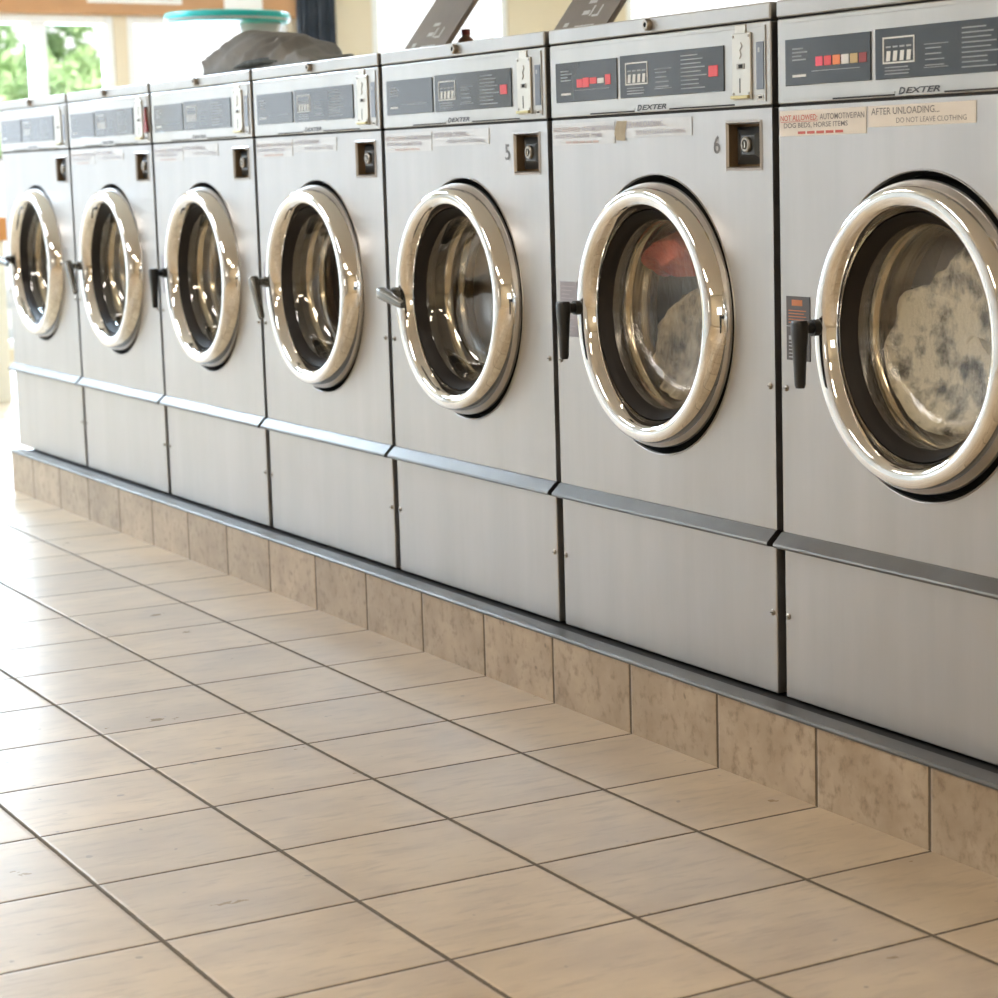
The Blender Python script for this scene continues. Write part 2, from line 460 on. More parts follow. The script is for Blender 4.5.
XL, XRT = .0100, .7702       # sheet edges inside the pitch
def b_cabinet(bm):
    zt, zl, zm = 1.1640, .4385, 1.0592
    def rect(x0, x1, z0, z1):
        if x1 > x0 and z1 > z0: quad(bm, ((x0, 0, z0), (x1, 0, z0), (x1, 0, z1), (x0, 0, z1)))
    hx0, hx1, hz0, hz1 = .632, .737, 1.0630, 1.1420
    rect(XL, hx0, zm, zt); rect(hx1, XRT, zm, zt); rect(hx0, hx1, zm, hz0); rect(hx0, hx1, hz1, zt)
    n = 128; R = .2615
    ang = [2*PI*k/n for k in range(n)]
    for cxn, czn in ((XL, zl), (XRT, zl), (XL, zm), (XRT, zm)):
        ang.append(math.atan2(czn-DCZ, cxn-DCX) % (2*PI))
    ang = sorted(set(round(a, 9) for a in ang))
    def outer(a):
        c, s = math.cos(a), math.sin(a); t = 1e9
        if c > 1e-9: t = min(t, (XRT-DCX)/c)
        if c < -1e-9: t = min(t, (XL-DCX)/c)
        if s > 1e-9: t = min(t, (zm-DCZ)/s)
        if s < -1e-9: t = min(t, (zl-DCZ)/s)
        return (DCX+t*c, 0, DCZ+t*s)
    I = [bm.verts.new((DCX+R*math.cos(a), 0, DCZ+R*math.sin(a))) for a in ang]
    O = [bm.verts.new(outer(a)) for a in ang]
    for k in range(len(ang)):
        k2 = (k+1) % len(ang)
        bm.faces.new((I[k], I[k2], O[k2], O[k]))
    # bright folded lip of the door opening, then the well behind it, its shade painted near-black
    lathe(bm, [(R, 0), (.2605, -.0020), (.2590, -.0014), (.2582, .004)], DCX, DCZ, n)
    lathe(bm, [(.2582, .004), (.2582, .040), (.185, .040)], DCX, DCZ, n, mi=2)
    # returned edges of the front sheet and the sides of the cabinet
    for xx, dx in ((XL, -1), (XRT, 1)):
        quad(bm, ((xx, 0, zl), (xx, 0, zt), (xx, .018, zt), (xx, .018, zl)))
        x2 = xx - dx*.004
        quad(bm, ((x2, .018, .16), (x2, .018, 1.33), (x2, .70, 1.33), (x2, .70, .16)), 1)
    quad(bm, ((XL, .70, .16), (XRT, .70, .16), (XRT, .70, 1.33), (XL, .70, 1.33)), 1)
    quad(bm, ((XL, .03, .16), (XRT, .03, .16), (XRT, .70, .16), (XL, .70, .16)), 1)
    box(bm, (.03, .05, LEDGE), (.75, .66, .162), mi=1)
    # pressed rim round the coin box opening and its folded-in wall
    def rim(o, y0, i, y1, mi=0):
        a = [(hx0-o, hz0-o), (hx1+o, hz0-o), (hx1+o, hz1+o), (hx0-o, hz1+o)]
        b = [(hx0+i, hz0+i), (hx1-i, hz0+i), (hx1-i, hz1-i), (hx0+i, hz1-i)]
        for k in range(4):
            k2 = (k+1) % 4
            quad(bm, ((a[k][0], y0, a[k][1]), (a[k2][0], y0, a[k2][1]), (b[k2][0], y1, b[k2][1]), (b[k][0], y1, b[k][1])), mi)
    rim(.004, -.0005, .0005, -.003); rim(-.0005, -.003, .003, .002)

def b_coinbox(bm):
    x0, x1, z0, z1, d = .635, .734, 1.066, 1.139, .024
    quad(bm, ((x0, .002, z0), (x0, .002, z1), (x0, d, z1), (x0, d, z0)))
    quad(bm, ((x1, .002, z0), (x1, .002, z1), (x1, d, z1), (x1, d, z0)))
    quad(bm, ((x0, .002, z0), (x1, .002, z0), (x1, d, z0), (x0, d, z0)))
    quad(bm, ((x0, .002, z1), (x1, .002, z1), (x1, d, z1), (x0, d, z1)))
    quad(bm, ((x0, d, z0), (x1, d, z0), (x1, d, z1), (x0, d, z1)))
def b_lockplate(bm):
    # black plate with sloping facets to a raised middle
    x0, x1, z0, z1, d, r = .6355, .7335, 1.0705, 1.1345, .020, .007
    a = [(x0, d, z0), (x1, d, z0), (x1, d, z1), (x0, d, z1)]
    i = [(.666, r, 1.087), (.706, r, 1.087), (.706, r, 1.120), (.666, r, 1.120)]
    for k in range(4):
        k2 = (k+1) % 4
        quad(bm, (a[k], a[k2], i[k2], i[k]))
    quad(bm, i)
def b_lock(bm):
    lathe(bm, [(.0135, .008), (.0135, .002), (.0115, .0), (.0085, .0), (.0075, .003)], .686, 1.104, 28)
    lathe(bm, [(.0075, .003), (0, .003)], .686, 1.104, 28, mi=1)
    box(bm, (.6848, -.0005, 1.0985), (.6872, .004, 1.1095), mi=2)

def b_cap(bm):
    box(bm, (XL-.001, -.003, 1.3115), (XRT+.001, .70, H), .003)
def b_caplock(bm):
    lathe(bm, [(.0105, -.003), (.0105, -.010), (.0085, -.0125), (.0045, -.0125)], .386, 1.3262, 24)
    lathe(bm, [(.0045, -.0125), (.004, -.008), (0, -.008)], .386, 1.3262, 24, mi=1)
def b_console(bm):
    box(bm, (XL, -.0015, 1.1690), (XRT, .018, 1.3085), .002)
    # raised thin border of the console face and the dark joints above and below
    for a, b in (((XL+.014, -.0032, 1.3005), (XRT-.014, -.0010, 1.3025)), ((XL+.014, -.0032, 1.1757), (.328, -.0010, 1.1772)), ((.447, -.0032, 1.1757), (XRT-.014, -.0010, 1.1772)), ((XRT-.016, -.0032, 1.1757), (XRT-.014, -.0010, 1.3025))):
        box(bm, a, b)
    box(bm, (XL+.001, .002, 1.3070), (XRT-.001, .02, 1.3125), mi=1)
    box(bm, (XL+.001, .002, 1.1620), (XRT-.001, .02, 1.1700), mi=1)
    box(bm, (.165, -.0024, 1.1712), (.327, -.0012, 1.1738), mi=1); box(bm, (.449, -.0024, 1.1712), (.66, -.0012, 1.1738), mi=1)
def b_disp_left(bm):
    box(bm, (.0345, -.0035, 1.1975), (.2675, -.0012, 1.2735), .0008, seg=1)
    for k, z in enumerate((1.2560, 1.2500, 1.2440, 1.2380)):
        box(bm, (.056, -.0041, z), (.056 + (.030, .042, .026, .038)[k], -.0034, z+.0022), mi=2)
    box(bm, (.056, -.0041, 1.2110), (.094, -.0034, 1.2150), mi=1)
    box(bm, (.110, -.0041, 1.2185), (.24, -.0034, 1.2195), mi=2)
def b_disp_right(bm):
    box(bm, (.2795, -.0035, 1.1970), (.6300, -.0012, 1.2755), .0008, seg=1)
    x0, x1, z0, z1, t = .300, .379, 1.2205, 1.2615, .0025
    for a, b in (((x0, z0), (x1, z0+t)), ((x0, z1-t), (x1, z1)), ((x0, z0+t), (x0+t, z1-t)), ((x1-t, z0+t), (x1, z1-t))):
        box(bm, (a[0], -.0043, a[1]), (b[0], -.0034, b[1]), mi=1)
    for k in range(4):
        xx = .308 + k*.0170
        quad(bm, ((xx, -.0040, 1.2245), (xx+.010, -.0040, 1.2245), (xx+.012, -.0040, 1.2400), (xx+.002, -.0040, 1.2400)), 1)
        box(bm, (xx, -.0042, 1.2450), (xx+.012, -.0034, 1.2475), mi=2)
    rnd = random.Random(3)
    for k in range(3): box(bm, (.305, -.0041, 1.2140-k*.005), (.36+.012*rnd.random(), -.0034, 1.2155-k*.005), mi=2)
    # wiring block and columns of small instructions
    for k in range(4): box(bm, (.405, -.0041, 1.2130+k*.0085), (.405+.038+.012*rnd.random(), -.0034, 1.2146+k*.0085), mi=2)
    for zz in (1.2100, 1.2450): box(bm, (.402, -.0041, zz), (.460, -.0034, zz+.001), mi=2)
    for k in range(9): box(bm, (.492, -.0041, 1.2060+k*.0072), (.492+.050+.034*rnd.random(), -.0034, 1.2078+k*.0072), mi=2)
def b_plate(bm):
    box(bm, (.6575, -.0050, 1.1800), (.7145, -.0012, 1.2930), .0015)
    box(bm, (.6665, -.0042, 1.2900), (.6985, -.0012, 1.3065), .001)
    box(bm, (.6600, -.0110, 1.1815), (.7120, -.0048, 1.1875), .001, mi=1)
    for xx in (.6625, .7095):
        for zz in (1.1905, 1.2875): lathe(bm, [(.0026, -.005), (.0022, -.0062), (0, -.0062)], xx, zz, 12, mi=3)
    # embossed curl
    pts = [(.686, 1.277), (.690, 1.271), (.683, 1.264), (.687, 1.256), (.682, 1.250)]
    for p, q in zip(pts, pts[1:]): cyl(bm, (p[0], -.0052, p[1]), (q[0], -.0052, q[1]), .0011, n=8, mi=3)
    box(bm, (.6735, -.0064, 1.2320), (.6975, -.0048, 1.2415), .0008, mi=3)
    box(bm, (.6805, -.0068, 1.2335), (.6925, -.0060, 1.2400), mi=2)
def b_slot(bm):
    box(bm, (.6810, -.0054, 1.1920), (.6834, -.0046, 1.2165))
def b_decal(bm):
    box(bm, (.7285, -.0030, 1.1960), (.7505, -.0012, 1.2755), .0006, seg=1)
    box(bm, (.7345, -.0034, 1.2580), (.7400, -.0028, 1.2660), mi=1)
def b_decal2(bm):
    box(bm, (.7320, -.0026, 1.1785), (.7480, -.0012, 1.1865), .0004, seg=1)
    box(bm, (.7345, -.0030, 1.1805), (.7455, -.0024, 1.1845), mi=1)
def b_brand(bm):
    add_text(bm, 'D', .337, 1.1725, -.0022, .0112, .0165, shear=.28, bold=.028)
    add_text(bm, 'EXTER', .3545, 1.1735, -.0022, .0092, .0845, shear=.28, bold=.028)
def b_rail(bm):
    prof = [(.0, .4405), (-.0035, .4390), (-.0215, .4215), (-.0230, .4180), (-.0215, .4140), (-.004, .4105), (.006, .4105), (.006, .4405)]
    A = [bm.verts.new((XL-.001, y, z)) for y, z in prof]; B = [bm.verts.new((XRT+.001, y, z)) for y, z in prof]
    n = len(prof)
    for k in range(n): bm.faces.new((A[k], A[(k+1) % n], B[(k+1) % n], B[k]))
    bm.faces.new(A); bm.faces.new(B)
def b_lower(bm):
    box(bm, (XL+.003, .0, ZB+.001), (XRT-.003, .02, .4120), .002)
def b_screws(x, z):
    def f(bm):
        lathe(bm, [(.0058, .0005), (.0056, -.0018), (.0035, -.0034), (0, -.0036)], x, z, 16)
        box(bm, (x-.0045, -.0040, z-.0006), (x+.0045, -.0030, z+.0006), mi=1)
    return f
def b_warn(mode):
    def f(bm):
        x0, x1, z0, z1 = .027, .0945, .7395, .8480
        box(bm, (x0, -.0012, z0), (x1, .0, z1))
        if mode == 'dark':
            box(bm, (.0435, -.0016, .8320), (.0735, -.001, .8420), mi=1)
            for k in range(5): box(bm, (.034, -.0016, .8030+k*.0050), (.034+.05-.006*(k % 2), -.001, .8044+k*.0050), mi=1)
            box(bm, (x0, -.0016, .7965), (x1, -.001, .7976), mi=2)
            box(bm, (.034, -.0016, .7740), (.042, -.001, .7810), mi=2)
            for k in range(6): box(bm, (.034, -.0016, .7440+k*.0062), (.060+.03*((k*7 % 5)/5), -.001, .7456+k*.0062), mi=2)
        else:
            for k in range(13): box(bm, (.033, -.0016, .7440+k*.0078), (.064+.026*((k*7 % 5)/5), -.001, .7456+k*.0078), mi=2)
    return f
def b_number(ch):
    def f(bm): add_text(bm, ch, .5905, 1.0895, -.0008, .0325, .0205, bold=.012)
    return f
def b_sticker_a(fresh):
    def f(bm):
        box(bm, (.0135, -.0010, 1.1150), (.2520, .0, 1.1570))
        add_text(bm, 'NOT ALLOWED:', .0165, 1.1400, -.0014, .0095, .105, mi=1, bold=.01)
        add_text(bm, 'AUTOMOTIVE/PAN', .128, 1.1400, -.0014, .0095, .120, mi=2, bold=.005)
        add_text(bm, 'DOG BEDS, HORSE ITEMS', .026, 1.1270, -.0014, .0095, .178, mi=2, bold=.008)
        if fresh: box(bm, (.0165, -.0014, 1.1380), (.1210, -.0009, 1.1388), mi=1)
        for k in range(5): box(bm, (.066+k*.026, -.0014, 1.1178), (.066+k*.026+.021, -.0009, 1.1222), mi=1)
    return f
def b_sticker_b(fresh):
    def f(bm):
        box(bm, (.2580, -.0010, 1.1240), (.5210, .0, 1.1570))
        add_text(bm, 'AFTER UNLOADING...', .266, 1.1425, -.0014, .0110, .170, mi=2, bold=.008)
        add_text(bm, 'DO NOT LEAVE CLOTHING', .330, 1.1290, -.0014, .0080, .170, mi=2)
    return f
def b_tape(bm):
    quad(bm, ((.251, -.0016, 1.134), (.259, -.0016, 1.120), (.292, -.0016, 1.119), (.290, -.0016, 1.131)))
    quad(bm, ((.251, -.0016, 1.134), (.290, -.0016, 1.131), (.299, -.0016, 1.156), (.262, -.0016, 1.1565)))
def b_ring(bm):
    # outer flank, rounded crest, then the inner flank of the door
    prof = [(.2505, .032), (.2505, .016), (.2498, .004), (.2478, -.006), (.2448, -.0155), (.2412, -.0245), (.2375, -.0320), (.2345, -.0364), (.2325, -.0383), (.2285, -.0398), (.2230, -.0405),
            (.2170, -.0401), (.2112, -.0386), (.2068, -.0360), (.2035, -.0318), (.2012, -.0268), (.1988, -.0215), (.1965, -.0150), (.1948, -.0070), (.1940, .032)]
    lathe(bm, prof, DCX, DCZ, 128, close=True)
def b_gasket(bm):
    lathe(bm, [(.1944, -.0125), (.1920, -.0085), (.1875, -.0050), (.1840, .0010), (.1800, .0060), (.1770, .0120), (.1765, .030), (.1944, .030)], DCX, DCZ, 112, close=True)
def b_glass(bm):
    prof = [(.1768, .010), (.1745, .0125), (.1705, .0220), (.1660, .0330), (.1600, .0450), (.1530, .0545), (.1450, .0610), (.1350, .0655), (.120, .0690), (.100, .0720), (.08, .0742), (.06, .0758), (.04, .0770), (.02, .0776), (0, .0778)]
    lathe(bm, prof, DCX, DCZ, 112)
def b_handle(rot, px=.1665, pz=.803):
    """short shaft out of the ring and a tapering grip, turned about the shaft"""
    def f(bm):
        cyl(bm, (px, -.020, pz), (px, -.050, pz), .0150, .0135, 24)
        cyl(bm, (px, -.050, pz), (px, -.073, pz), .0095, .0095, 20)
        g = bmesh.new()
        # grip: tapering bar hanging from the shaft, rounded shoulders
        sec = [(.013, .0125, .0105), (.008, .0135, .0125), (-.010, .0132, .0120), (-.030, .0118, .0105), (-.060, .0100, .0090), (-.092, .0086, .0078), (-.0975, .0070, .0062)]
        rings = []
        for z, a, b in sec:
            rings.append([g.verts.new((a*math.copysign(abs(math.cos(t))**.6, math.cos(t)), b*math.copysign(abs(math.sin(t))**.6, math.sin(t)), z)) for t in [2*PI*k/16 for k in range(16)]])
        for A, B in zip(rings, rings[1:]):
            for k in range(16): g.faces.new((A[k], A[(k+1) % 16], B[(k+1) % 16], B[k]))
        g.faces.new(rings[0]); g.faces.new(rings[-1])
        Mx = Matrix.Translation((px, -.074, pz)) @ Matrix.Rotation(-rot, 4, 'Y')
        bmesh.ops.transform(g, matrix=Mx, verts=g.verts)
        tmp = bpy.data.meshes.new('t'); g.to_mesh(tmp); g.free(); bm.from_mesh(tmp); bpy.data.meshes.remove(tmp)
    return f
def b_lip(bm):
    # ribbed metal throat between door and drum
    prof = [(.186, .041), (.1835, .050), (.1790, .054), (.1785, .062), (.1815, .068), (.1805, .078), (.1750, .084), (.1745, .092), (.1780, .098), (.1775, .110), (.196, .118), (.232, .120)]
    lathe(bm, prof, DCX, DCZ, 96)
def b_drum(bm):
    prof = [(.232, .120), (.240, .128), (.240, .200), (.237, .206), (.240, .212), (.240, .300), (.237, .306), (.240, .312), (.240, .430), (.225, .452), (.150, .458), (.145, .450), (.085, .450), (.080, .456), (0, .460)]
    lathe(bm, prof, DCX, DCZ, 96)
def b_vane(k):
    def f(bm):
        a = PI/2 + k*2*PI/3 + .5
        c, s = math.cos(a), math.sin(a)
        for y0, y1 in ((.14, .43),):
            pts = []
            for w, r in ((-.03, .2385), (-.012, .190), (.012, .190), (.03, .2385)):
                pts.append((DCX + r*c - w*s, DCZ + r*s + w*c))
            A = [bm.verts.new((x, y0, z)) for x, z in pts]; B = [bm.verts.new((x, y1, z)) for x, z in pts]
            for q in range(4): bm.faces.new((A[q], A[(q+1) % 4], B[(q+1) % 4], B[q]))
            bm.faces.new(A); bm.faces.new(B)
    return f
def b_swatches(bm):
    for k in range(6): box(bm, (.121+k*.0235, -.0046, 1.2265), (.121+k*.0235+.0200, -.0034, 1.2420), .0006, mi=k, seg=1)  # row of small coloured plates on the left display
def b_reds(bm):
    for k, (xx, zz, w, h_) in enumerate(((.118, 1.2240, .022, .016), (.141, 1.2235, .024, .0185), (.168, 1.2290, .026, .012), (.197, 1.2290, .024, .010), (.226, 1.2255, .020, .019))):
        box(bm, (xx, -.0046, zz), (xx+w, -.0034, zz+h_), .0006, mi=(0, 0, 0, 1, 0)[k], seg=1)  # red and white plates on the left display
def b_redsquare(bm):
    box(bm, (.5825, -.0046, 1.2235), (.6125, -.0034, 1.2430), .0008, seg=1)  # plain red plate on the right display
def b_redtag(bm):
    pts = [(.733, 1.2000), (.7650, 1.2000), (.751, 1.2720)]
    A = [bm.verts.new((x, -.0090, z)) for x, z in pts]; B = [bm.verts.new((x, -.0035, z)) for x, z in pts]
    for k in range(3): bm.faces.new((A[k], A[(k+1) % 3], B[(k+1) % 3], B[k]))
    bm.faces.new(A); bm.faces.new(B)

WASH = [
    dict(label='farthest steel washer at the left end of the row, nearest the bright windows', rot=1.45, hm='silver', num=None, stick='none', warn=None),
    dict(label='steel washer with a dark red triangular tag on its console', rot=.55, hm='silver', num=None, stick='fade', warn=None),
    dict(label='steel washer under the left end of the crumpled grey jacket', rot=0, hm='black', num=None, stick='fade', warn='pale'),
    dict(label='steel washer with an open grey lid on top, under the right end of the jacket', rot=.42, ajar=(.014, .004), hm='silver', num=None, stick='fade', warn='pale'),
    dict(label='steel washer marked 5, its worn door handle turned sideways', rot=1.35, ajar=(.025, .006), hm='silver', num='5', stick='fade', warn=None),
    dict(label='steel washer marked 6 with red and beige laundry behind the glass', rot=0, hm='black', num='6', stick='fade', warn='pale'),
    dict(label='nearest steel washer, two readable paper stickers and foamy laundry inside, cut by the frame', rot=0, hm='black', num=None, stick='fresh', warn='dark'),
]
for i, w in enumerate(WASH):
    root = empty('washing_machine', (X0 + i*WP + DCX, .36, LEDGE))
    tag(root, w['label'], 'washing machine', 'row of stainless front-loading washing machines')
    part('cabinet', 'cabinet', b_cabinet, [M['steel'], M['side'], M['gap']], root)
    cap = part('top_cap', 'cap', b_cap, M['steel_cap'], root)
    part('lock', 'caplock', b_caplock, [M['screw'], M['ink']], cap, 40)
    con = part('control_panel', 'console', b_console, [M['console'], M['gap']], root)
    part('display', 'dl', b_disp_left, [M['display'], M['white'], M['pale']], con)
    part('display', 'dr', b_disp_right, [M['display'], M['white'], M['pale']], con)
    part('brand_lettering', 'brand', b_brand, M['ink'], con)
    pl = part('coin_slot_plate', 'plate', b_plate, [M['coin'], M['brass'], M['gap'], M['screw']], con)
    part('coin_slot', 'slot', b_slot, M['gap'], con)
    part('decal', 'decal', b_decal, [M['bluedecal'], M['pale']], con)['label'] = 'tall blue-grey decal beside the coin slot'
    part('decal', 'decal2', b_decal2, [M['white'], M['ink']], con)['label'] = 'tiny white decal below the blue-grey one'
    if i == 6: part('colour_swatches', 'sw', b_swatches, [M[k] for k in ('swpink', 'swred', 'sworange', 'swwhite', 'swgold', 'swdark')], con)
    if i == 5: part('colour_swatches', 'rd', b_reds, [M['swred'], M['swwhite']], con)
    if i in (4, 5): part('red_square', 'ri', b_redsquare, M['swred'], con)
    if i == 1: part('tag', 'tg', b_redtag, M['swdark'], con)['label'] = 'dark red triangular tag'
    cb = part('coin_box', 'coinbox', b_coinbox, M['recess'], root)
    part('lock_plate', 'lockplate', b_lockplate, M['lockbox'], cb)
    part('lock', 'lock', b_lock, [M['screw'], M['gap'], M['coin']], cb, 40)
    if w['num']: part('number', 'num' + w['num'], b_number(w['num']), M['greyink'], root)
    part('drip_rail', 'rail', b_rail, M['rail'], root)
    lp = part('access_panel', 'lower', b_lower, M['steel'], root)
    part('screw', 's3', b_screws(.0225, .2925), [M['screw'], M['gap']], lp, 40)
    part('screw', 's4', b_screws(.7560, .2925), [M['screw'], M['gap']], lp, 40)
    part('screw', 's1', b_screws(.0235, .6905), [M['screw'], M['gap']], root, 40)
    part('screw', 's2', b_screws(.7560, .6905), [M['screw'], M['gap']], root, 40)
    if w['warn']:
        part('warning_label', 'warn' + w['warn'], b_warn(w['warn']), [M['warn' if w['warn'] == 'dark' else 'warnpale'], M['orange'], M['pale' if w['warn'] == 'dark' else 'fadedink']], root)
    if w['stick'] == 'fresh':
        part('paper_sticker', 'sa', b_sticker_a(True), [M['sticker'], M['redink'], M['greyink']], root)
        part('paper_sticker', 'sb', b_sticker_b(True), [M['sticker'], M['redink'], M['greyink']], root)
    elif w['stick'] == 'fade':
        part('faded_sticker', 'fa', b_sticker_a(False), [M['faded'], M['fadedred'], M['fadedink']], root)
        part('faded_sticker', 'fb', b_sticker_b(False), [M['faded'], M['fadedred'], M['fadedink']], root)
    if i == 5: part('tape', 'tape', b_tape, M['tape'], root)
    door = part('door', 'ring', b_ring, M['chrome'], root, 50)
    if w.get('ajar'):          # unlatched door, swung a little on its right-hand hinge
        th, push = w['ajar']; hx = .255
        door.rotation_euler.z = th
        door.location = (hx - hx*math.cos(th) - .36*math.sin(th)*1, -hx*math.sin(th) - .36 + .36*math.cos(th) - push, 0)
    part('gasket', 'gasket', b_gasket, M['rubber'], door, 50)
    part('door_glass', 'glass%d' % (i >= 5), b_glass, M['wetglass' if i >= 5 else 'glass'], door, 50)
    part('door_handle', 'h%s%.2f' % (w['hm'], w['rot']), b_handle(w['rot']), M['black' if w['hm'] == 'black' else 'handle_silver'], door, 45)
    dr = part('drum', 'drum', b_drum, M['drum'], root, 40)
    part('drum_throat', 'lip', b_lip, M['lip'], dr, 40)
    for k in range(3): part('vane', 'vane%d' % k, b_vane(k), M['drum'], dr)
    w['root'] = root

# open soap dispenser lids on two of the washers
def b_open_lid(lx, bm):
    x0, x1 = .305-lx, .545-lx
    y, z = .300, H
    d = Vector((0, math.sin(math.radians(37)), math.cos(math.radians(37)))); nrm = Vector((0, -d.z, d.y))
    L = .24
    def pt(x, s, t): v = Vector((x, y, z)) + d*s + nrm*t; return v
    vs = [bm.verts.new(pt(x, s, t)) for x in (x0, x1) for s in (.004, L) for t in (-.006, .006)]
    for f in ((0, 1, 3, 2), (4, 6, 7, 5), (0, 4, 5, 1), (2, 3, 7, 6), (0, 2, 6, 4), (1, 5, 7, 3)):
        bm.faces.new([vs[k] for k in f])
    bmesh.ops.bevel(bm, geom=list(bm.edges), offset=.003, segments=2, affect='EDGES')
    # pale printed marks on its face
    def mark(xa, xb, sa, sb):
        f = bm.faces.new([bm.verts.new(pt(a, b, .0064)) for a, b in ((xa, sa), (xb, sa), (xb, sb), (xa, sb))]); f.material_index = 1
    for xa, sa, w_, h_ in ((.40, .045, .085, .005), (.40, .080, .03, .012), (.435, .075, .008, .030), (.448, .072, .030, .006), (.470, .078, .007, .026), (.40, .112, .035, .010), (.345, .05, .02, .012)):
        xa -= lx; mark(xa, xa+w_, sa, sa+h_)
    cyl(bm, (x0+.01, y, z+.004), (x1-.01, y, z+.004), .005, n=12)
for i, lx in ((3, .075), (4, .075)): part('dispenser_lid', 'openlid', lambda bm: b_open_lid(lx, bm), [M['lid'], M['stand']], WASH[i]['root'])

# laundry inside two of the washers
def blob(bm, c, rad, seed, amp=.25, freq=9, sub=5):
    r = bmesh.ops.create_icosphere(bm, subdivisions=sub, radius=1)
    for v in r['verts']:
        d = v.co.normalized()
        p = Vector((d.x*rad[0], d.y*rad[1], d.z*rad[2]))
        q = p*freq + Vector((seed, seed*.7, seed*1.3))
        k = noise.fractal(q, 1, 2, 4)*amp + abs(noise.noise(q*1.3))*-amp*.8
        p = p*(1 + k)
        v.co = p + Vector(c)
        # keep it inside the drum, pressed against the bowl of the glass
        ex, ez = v.co.x - DCX, v.co.z - DCZ
        rr = math.hypot(ex, ez)
        lim = .228 if v.co.y > .128 else .162
        if rr > lim: v.co.x = DCX + ex*lim/rr; v.co.z = DCZ + ez*lim/rr; rr = lim
        yb = .126 if rr > .168 else bowl_y(rr)
        v.co.y = min(max(v.co.y, yb + .006 + .004*noise.noise(q*2)), .44)
def bowl_y(r):
    P = [(0, .0778), (.06, .0758), (.10, .0720), (.135, .0655), (.153, .0545), (.166, .033), (.1768, .010)]
    for (a, b), (c, d) in zip(P, P[1:]):
        if r <= c: return b + (d-b)*(r-a)/(c-a)
    return .01
def laundry(i, name, parts_, mat, label):
    bm = bmesh.new()
    for c, rad, seed, amp in parts_: blob(bm, c, rad, seed, amp)
    zs = min(v.co.z for v in bm.verts)
    org = Vector((DCX, .25, zs)); bmesh.ops.translate(bm, verts=bm.verts, vec=-org)
    o = obj(name, bm, mat, None, 60); o.location = Vector((X0 + i*WP, 0, 0)) + org
    tag(o, label, 'laundry')
laundry(6, 'laundry_load', [((.33, .18, .730), (.22, .16, .170), 2.1, .20), ((.40, .18, .85), (.15, .14, .12), 5.3, .25)], M['foam'], 'foamy off-white laundry churning in the nearest washer at the right edge')
laundry(5, 'red_garment', [((.275, .135, .915), (.120, .105, .055), 8.3, .22)], M['redcloth'], 'red garment pressed high against the glass of the washer marked 6')
laundry(5, 'beige_laundry', [((.36, .19, .705), (.20, .16, .140), 4.4, .20), ((.40, .19, .80), (.12, .115, .06), 1.4, .2)], M['beige'], 'beige laundry lying in the lower drum of the washer marked 6')

# ---------------------------------------------------------------- things on and behind the washers
def jacket():
    bm = bmesh.new()
    nx, ny = 150, 70
    xa, xb, ya, yb_ = -2.73, -1.99, .015, .30
    prof = [(0, .03), (.04, .066), (.10, .086), (.20, .100), (.28, .108), (.36, .100), (.46, .092), (.58, .086), (.70, .076), (.82, .060), (.92, .036), (1, .010)]
    def ph(t):
        for (a, b), (c, d) in zip(prof, prof[1:]):
            if a <= t <= c: return b + (d-b)*(t-a)/(c-a)
        return .01
    top = []
    for i in range(nx+1):
        t = i/nx; row = []
        for j in range(ny+1):
            s_ = j/ny
            x = xa + (xb-xa)*t; y = ya + (yb_-ya)*s_
            e = max(0, 1 - abs(2*s_-1)**2.2)
            h = ph(t)*e**.75*.88
            row.append(bm.verts.new((x - 1.1*(y-.12), y, max(.0015, h))))
        top.append(row)
    for i in range(nx):
        for j in range(ny): bm.faces.new((top[i][j], top[i+1][j], top[i+1][j+1], top[i][j+1]))
    bm.normal_update()
    mv = []
    for i in range(nx+1):
        for j in range(ny+1):
            v = top[i][j]; p = v.co
            u = p.x + 1.1*(p.y-.12)
            # long creases running up and over the heap, and smaller crumples between them
            w = .06*noise.noise(Vector((u*4, p.z*9, 3.1)))
            a = noise.noise(Vector(((u*.8 - p.z*1.9 + w)*9, p.y*3, 1.7)))
            c = noise.noise(Vector(((u*.7 + p.z*1.9 + w)*19, p.y*6, 8.2)))
            k = (1 - abs(a)*2.9)*.026 + (1 - abs(c)*2.4)*.004
            edge_ = min(1, min(i, nx-i, j, ny-j)/5)
            mv.append((v, v.normal*k*edge_))
    for v, d in mv: v.co += d; v.co.z = max(v.co.z, .0012)
    rim = [top[i][0] for i in range(nx+1)] + [top[nx][j] for j in range(1, ny+1)] + [top[i][ny] for i in range(nx-1, -1, -1)] + [top[0][j] for j in range(ny-1, 0, -1)]
    low = [bm.verts.new((v.co.x, v.co.y, .0005)) for v in rim]
    for k in range(len(rim)):
        k2 = (k+1) % len(rim); bm.faces.new((rim[k], low[k], low[k2], rim[k2]))
    bm.faces.new(low)
    return bm
jk = empty('jacket', (-2.4, .24, H)); tag(jk, 'crumpled dark grey jacket heaped across the tops of two washers', 'jacket')
jb = jacket(); bmesh.ops.translate(jb, verts=jb.verts, vec=(2.4, -.24, 0)); obj('jacket_body', jb, M['jacket'], jk, 80)
